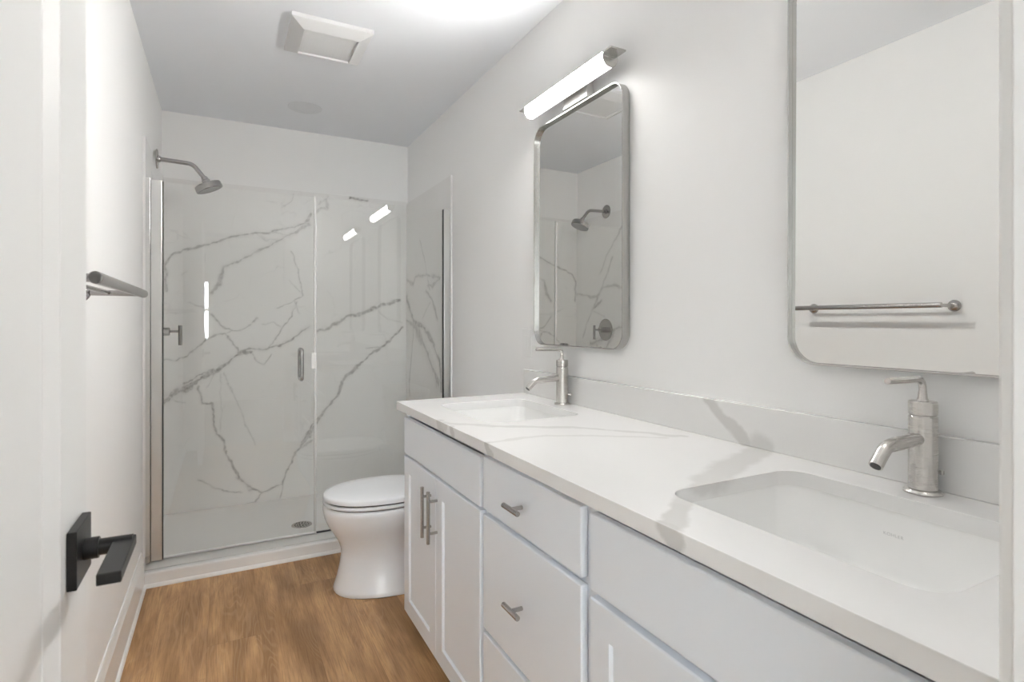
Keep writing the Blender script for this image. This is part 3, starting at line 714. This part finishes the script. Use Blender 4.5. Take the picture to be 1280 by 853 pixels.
# ------------------------------------------------------------------ toilet
TY = 2.56
def egg(xf, xb, hw, z, xm=None, p=2.15, n=40):
    xm = xm if xm is not None else xf+(xb-xf)*0.55; out = []
    for k in range(n):
        a = 2*PI*k/n; ca_, sa = math.cos(a), math.sin(a)
        ex = 2.0/p
        x = abs(ca_)**ex*(1 if ca_ > 0 else -1); y = abs(sa)**ex*(1 if sa > 0 else -1)
        out.append((xm + x*((xb-xm) if x > 0 else (xm-xf)), TY + y*hw, z))
    return out
tl = thing('toilet', (1.1, TY, 0), 'white toilet with closed lid between the vanity and the glass shower', 'toilet')
rings = [egg(0.770, 1.30, 0.172, 0.0), egg(0.766, 1.30, 0.176, 0.006), egg(0.770, 1.30, 0.172, 0.022), egg(0.782, 1.30, 0.155, 0.060), egg(0.793, 1.30, 0.143, 0.110),
         egg(0.800, 1.29, 0.136, 0.155), egg(0.799, 1.28, 0.135, 0.185), egg(0.788, 1.27, 0.143, 0.220), egg(0.765, 1.26, 0.160, 0.258), egg(0.743, 1.25, 0.178, 0.295),
         egg(0.728, 1.24, 0.190, 0.330), egg(0.722, 1.235, 0.195, 0.360), egg(0.722, 1.235, 0.195, 0.378), egg(0.728, 1.23, 0.190, 0.385), egg(0.76, 1.20, 0.160, 0.386)]
bm = loft(bmesh.new(), rings)
bmesh.ops.recalc_face_normals(bm, faces=bm.faces)
box(bm, (1.16, TY-0.11, 0.20), (1.50, TY+0.11, 0.384), 0.03, 4)
for s in (-1, 1): lathe(bm, (1.13, TY+s*0.125, 0.20), (0, s, 0), [(-0.05, 0.075), (0, 0.070), (0.018, 0.055), (0.026, 0.03), (0.028, 0.004)], 28)
obj('bowl', bm, M['porcelain'], tl, 55)
obj('seat_gap_shade', loft(bmesh.new(), [egg(0.734, 1.20, 0.180, 0.3855), egg(0.734, 1.20, 0.180, 0.3905)]), M['gasket'], tl)  # dark inset sheet standing in for the shadow line under the seat
st = loft(bmesh.new(), [egg(0.727, 1.215, 0.187, 0.3905), egg(0.722, 1.22, 0.192, 0.394), egg(0.722, 1.22, 0.192, 0.402), egg(0.727, 1.215, 0.187, 0.4065)])
obj('seat', st, M['porcelain'], tl, 60)
obj('lid_gap_shade', loft(bmesh.new(), [egg(0.733, 1.20, 0.181, 0.4066), egg(0.733, 1.20, 0.181, 0.4115)]), M['gasket'], tl)  # same dark sheet for the shadow line between seat and lid
ld_ = loft(bmesh.new(), [egg(0.729, 1.225, 0.186, 0.4116), egg(0.722, 1.23, 0.192, 0.415), egg(0.722, 1.23, 0.192, 0.428), egg(0.727, 1.226, 0.188, 0.435), egg(0.745, 1.21, 0.174, 0.4395), egg(0.80, 1.17, 0.13, 0.4425), egg(0.90, 1.10, 0.05, 0.4435)])
obj('lid', ld_, M['porcelain'], tl, 60)
obj('lid_hinge', B((1.205, TY-0.09, 0.386), (1.245, TY+0.09, 0.432), 0.006), M['porcelain'], tl, 50)
bm = bmesh.new(); loft(bm, [[(x, y, z) for x, y in rrect(1.402, TY, 0.100*k, 0.215*k2, 0.04, 6)] for z, k, k2 in ((0.384, 0.85, 0.86), (0.40, 0.90, 0.92), (0.56, 0.97, 0.97), (0.735, 1.0, 1.0))])
obj('tank', bm, M['porcelain'], tl, 40)
bm = bmesh.new(); loft(bm, [[(x, y, z) for x, y in rrect(1.400, TY, hx, hy, 0.045, 6)] for z, hx, hy in ((0.7355, 0.100, 0.218), (0.738, 0.107, 0.225), (0.762, 0.108, 0.226), (0.772, 0.103, 0.221), (0.774, 0.09, 0.20))])
obj('tank_lid', bm, M['porcelain'], tl, 40)
bm = cyl(bmesh.new(), (1.306, TY-0.14, 0.69), (1.285, TY-0.14, 0.69), 0.012, n=18); box(bm, (1.280, TY-0.15, 0.683), (1.288, TY-0.08, 0.697), 0.003)
obj('flush_lever', bm, M['chrome'], tl, 40)
for s in (-1, 1): obj('bolt_cap', lathe(bmesh.new(), (1.18, TY+s*0.166, 0.015), (0, 0, 1), [(0, 0.014), (0.012, 0.013), (0.018, 0.008), (0.020, 0.001)], 18), M['porcelain'], tl, 50)

# ------------------------------------------------------------------ ceiling fittings
vf = thing('exhaust_fan', (0.75, 2.597, H), 'square white exhaust fan cover on the ceiling', 'fan cover')
ca0, cb0, z0, z1, z2 = (0.579, 2.427), (0.915, 2.765), H-0.0005, 2.462, 2.440
def sq(o, z): return [(ca0[0]+o, ca0[1]+o, z), (cb0[0]-o, ca0[1]+o, z), (cb0[0]-o, cb0[1]-o, z), (ca0[0]+o, cb0[1]-o, z)]
bm = loft(bmesh.new(), [sq(0, z0), sq(0, z1+0.002), sq(0.002, z1), sq(0.050, z2), sq(0.054, z2-0.001), sq(0.0555, z2+0.011), sq(0.060, z2+0.0115)], False, True)
obj('cover', bm, M['vent'], vf)
bm = bmesh.new(); a0 = ca0[0]+0.060; b0 = cb0[0]-0.060
for k in range(26):
    y = ca0[1]+0.064+k*0.0084; box(bm, (a0-0.003, y, z2+0.0075), (b0+0.003, y+0.0060, z2+0.0105))
obj('grille', bm, M['vent'], vf)
rl = thing('recessed_light', (0.762, 3.50, H), 'unlit round recessed light in the ceiling over the shower', 'light')
obj('trim_ring', lathe(bmesh.new(), (0.762, 3.50, H-0.0005), (0, 0, -1), [(0, 0.097), (0.0015, 0.096), (0.0025, 0.090), (0.0022, 0.066), (0.0002, 0.064), (0.0001, 0.002)], 48), M['can'], rl, 35)
obj('lens', lathe(bmesh.new(), (0.762, 3.50, H-0.0015), (0, 0, -1), [(0, 0.062), (0.0006, 0.061), (0.001, 0.045), (0.001, 0.002)], 48), M['can'], rl, 60)

# ------------------------------------------------------------------ towel bar on the left wall
tb = thing('towel_bar', (0, 1.485, 1.282), 'brushed nickel towel bar on the left wall beyond the open door', 'towel bar')
bx, bz = 0.136, 1.281; y0, y1 = 1.172, 1.805
obj('bar', cyl(bmesh.new(), (bx, y0-0.006, bz), (bx, y1+0.006, bz), 0.0110, n=28, bev=0.0015), M['pull'], tb, 40)
for y in (y0+0.010, y1-0.010):
    ps = obj('post', cyl(bmesh.new(), (0.012, y, bz), (bx-0.007, y, bz), 0.0075, n=20), M['pull'], tb, 40)
    obj('flange', lathe(bmesh.new(), (0.0005, y, bz), (1, 0, 0), [(0, 0.024), (0.006, 0.024), (0.012, 0.021), (0.018, 0.014), (0.021, 0.008)], 28), M['pull'], ps, 50)
obj('inner_rod', cyl(bmesh.new(), (0.060, y0+0.004, bz+0.001), (0.060, y1-0.012, bz+0.001), 0.0055, n=18), M['pull'], tb, 40)

# ------------------------------------------------------------------ the open door
dX0, dX1, dY0, dY1, dZ0, dZ1 = 0.140, 0.175, 0.2165, 0.877, 0.012, 2.035
door = thing('door_1', (0.157, dY0, dZ0), 'white single panel door standing open along the left wall', 'door'); struct(door)
bm = bmesh.new()
def dring(o, x): return [(x, dY0+o, dZ0+o), (x, dY1-o, dZ0+o), (x, dY1-o, dZ1-o), (x, dY0+o, dZ1-o)]
S1 = 0.126
loft(bm, [dring(S1+0.050, dX0+0.006), dring(S1, dX0), dring(0.0015, dX0), dring(0, dX0+0.0015), dring(0, dX1-0.0015), dring(0.0015, dX1), dring(S1, dX1), dring(S1+0.0015, dX1-0.0010), dring(S1+0.035, dX1-0.0070), dring(S1+0.036, dX1-0.0080)], True, True)
obj('leaf', bm, M['door'], door)
for z in (0.25, 1.05, 1.80):
    bm = cyl(bmesh.new(), (0.177, dY0-0.001, z-0.045), (0.177, dY0-0.001, z+0.045), 0.0045, n=14)
    obj('hinge', bm, M['black'], door, 40)
hs = bpy.data.objects.new('lever_set', None); C.objects.link(hs); hs.location = (dX1, 0.812, 0.937); hs.parent = door; hs.matrix_parent_inverse = world_of(door).inverted()
PY, PZ = 0.8125, 0.937
obj('rose_plate', B((dX1+0.0002, PY-0.0385, PZ-0.033), (dX1+0.0095, PY+0.0385, PZ+0.033), 0.001), M['black'], hs)
bm = cyl(bmesh.new(), (dX1+0.009, PY, PZ), (dX1+0.024, PY, PZ), 0.0125, n=28, bev=0.001); cyl(bm, (dX1+0.022, PY, PZ), (0.232, PY, PZ), 0.0095, n=24)
obj('spindle', bm, M['black'], hs, 40)
obj('lever', B((0.2125, 0.708, PZ-0.0065), (0.2345, PY+0.010, PZ+0.0060), 0.0012), M['black'], hs)
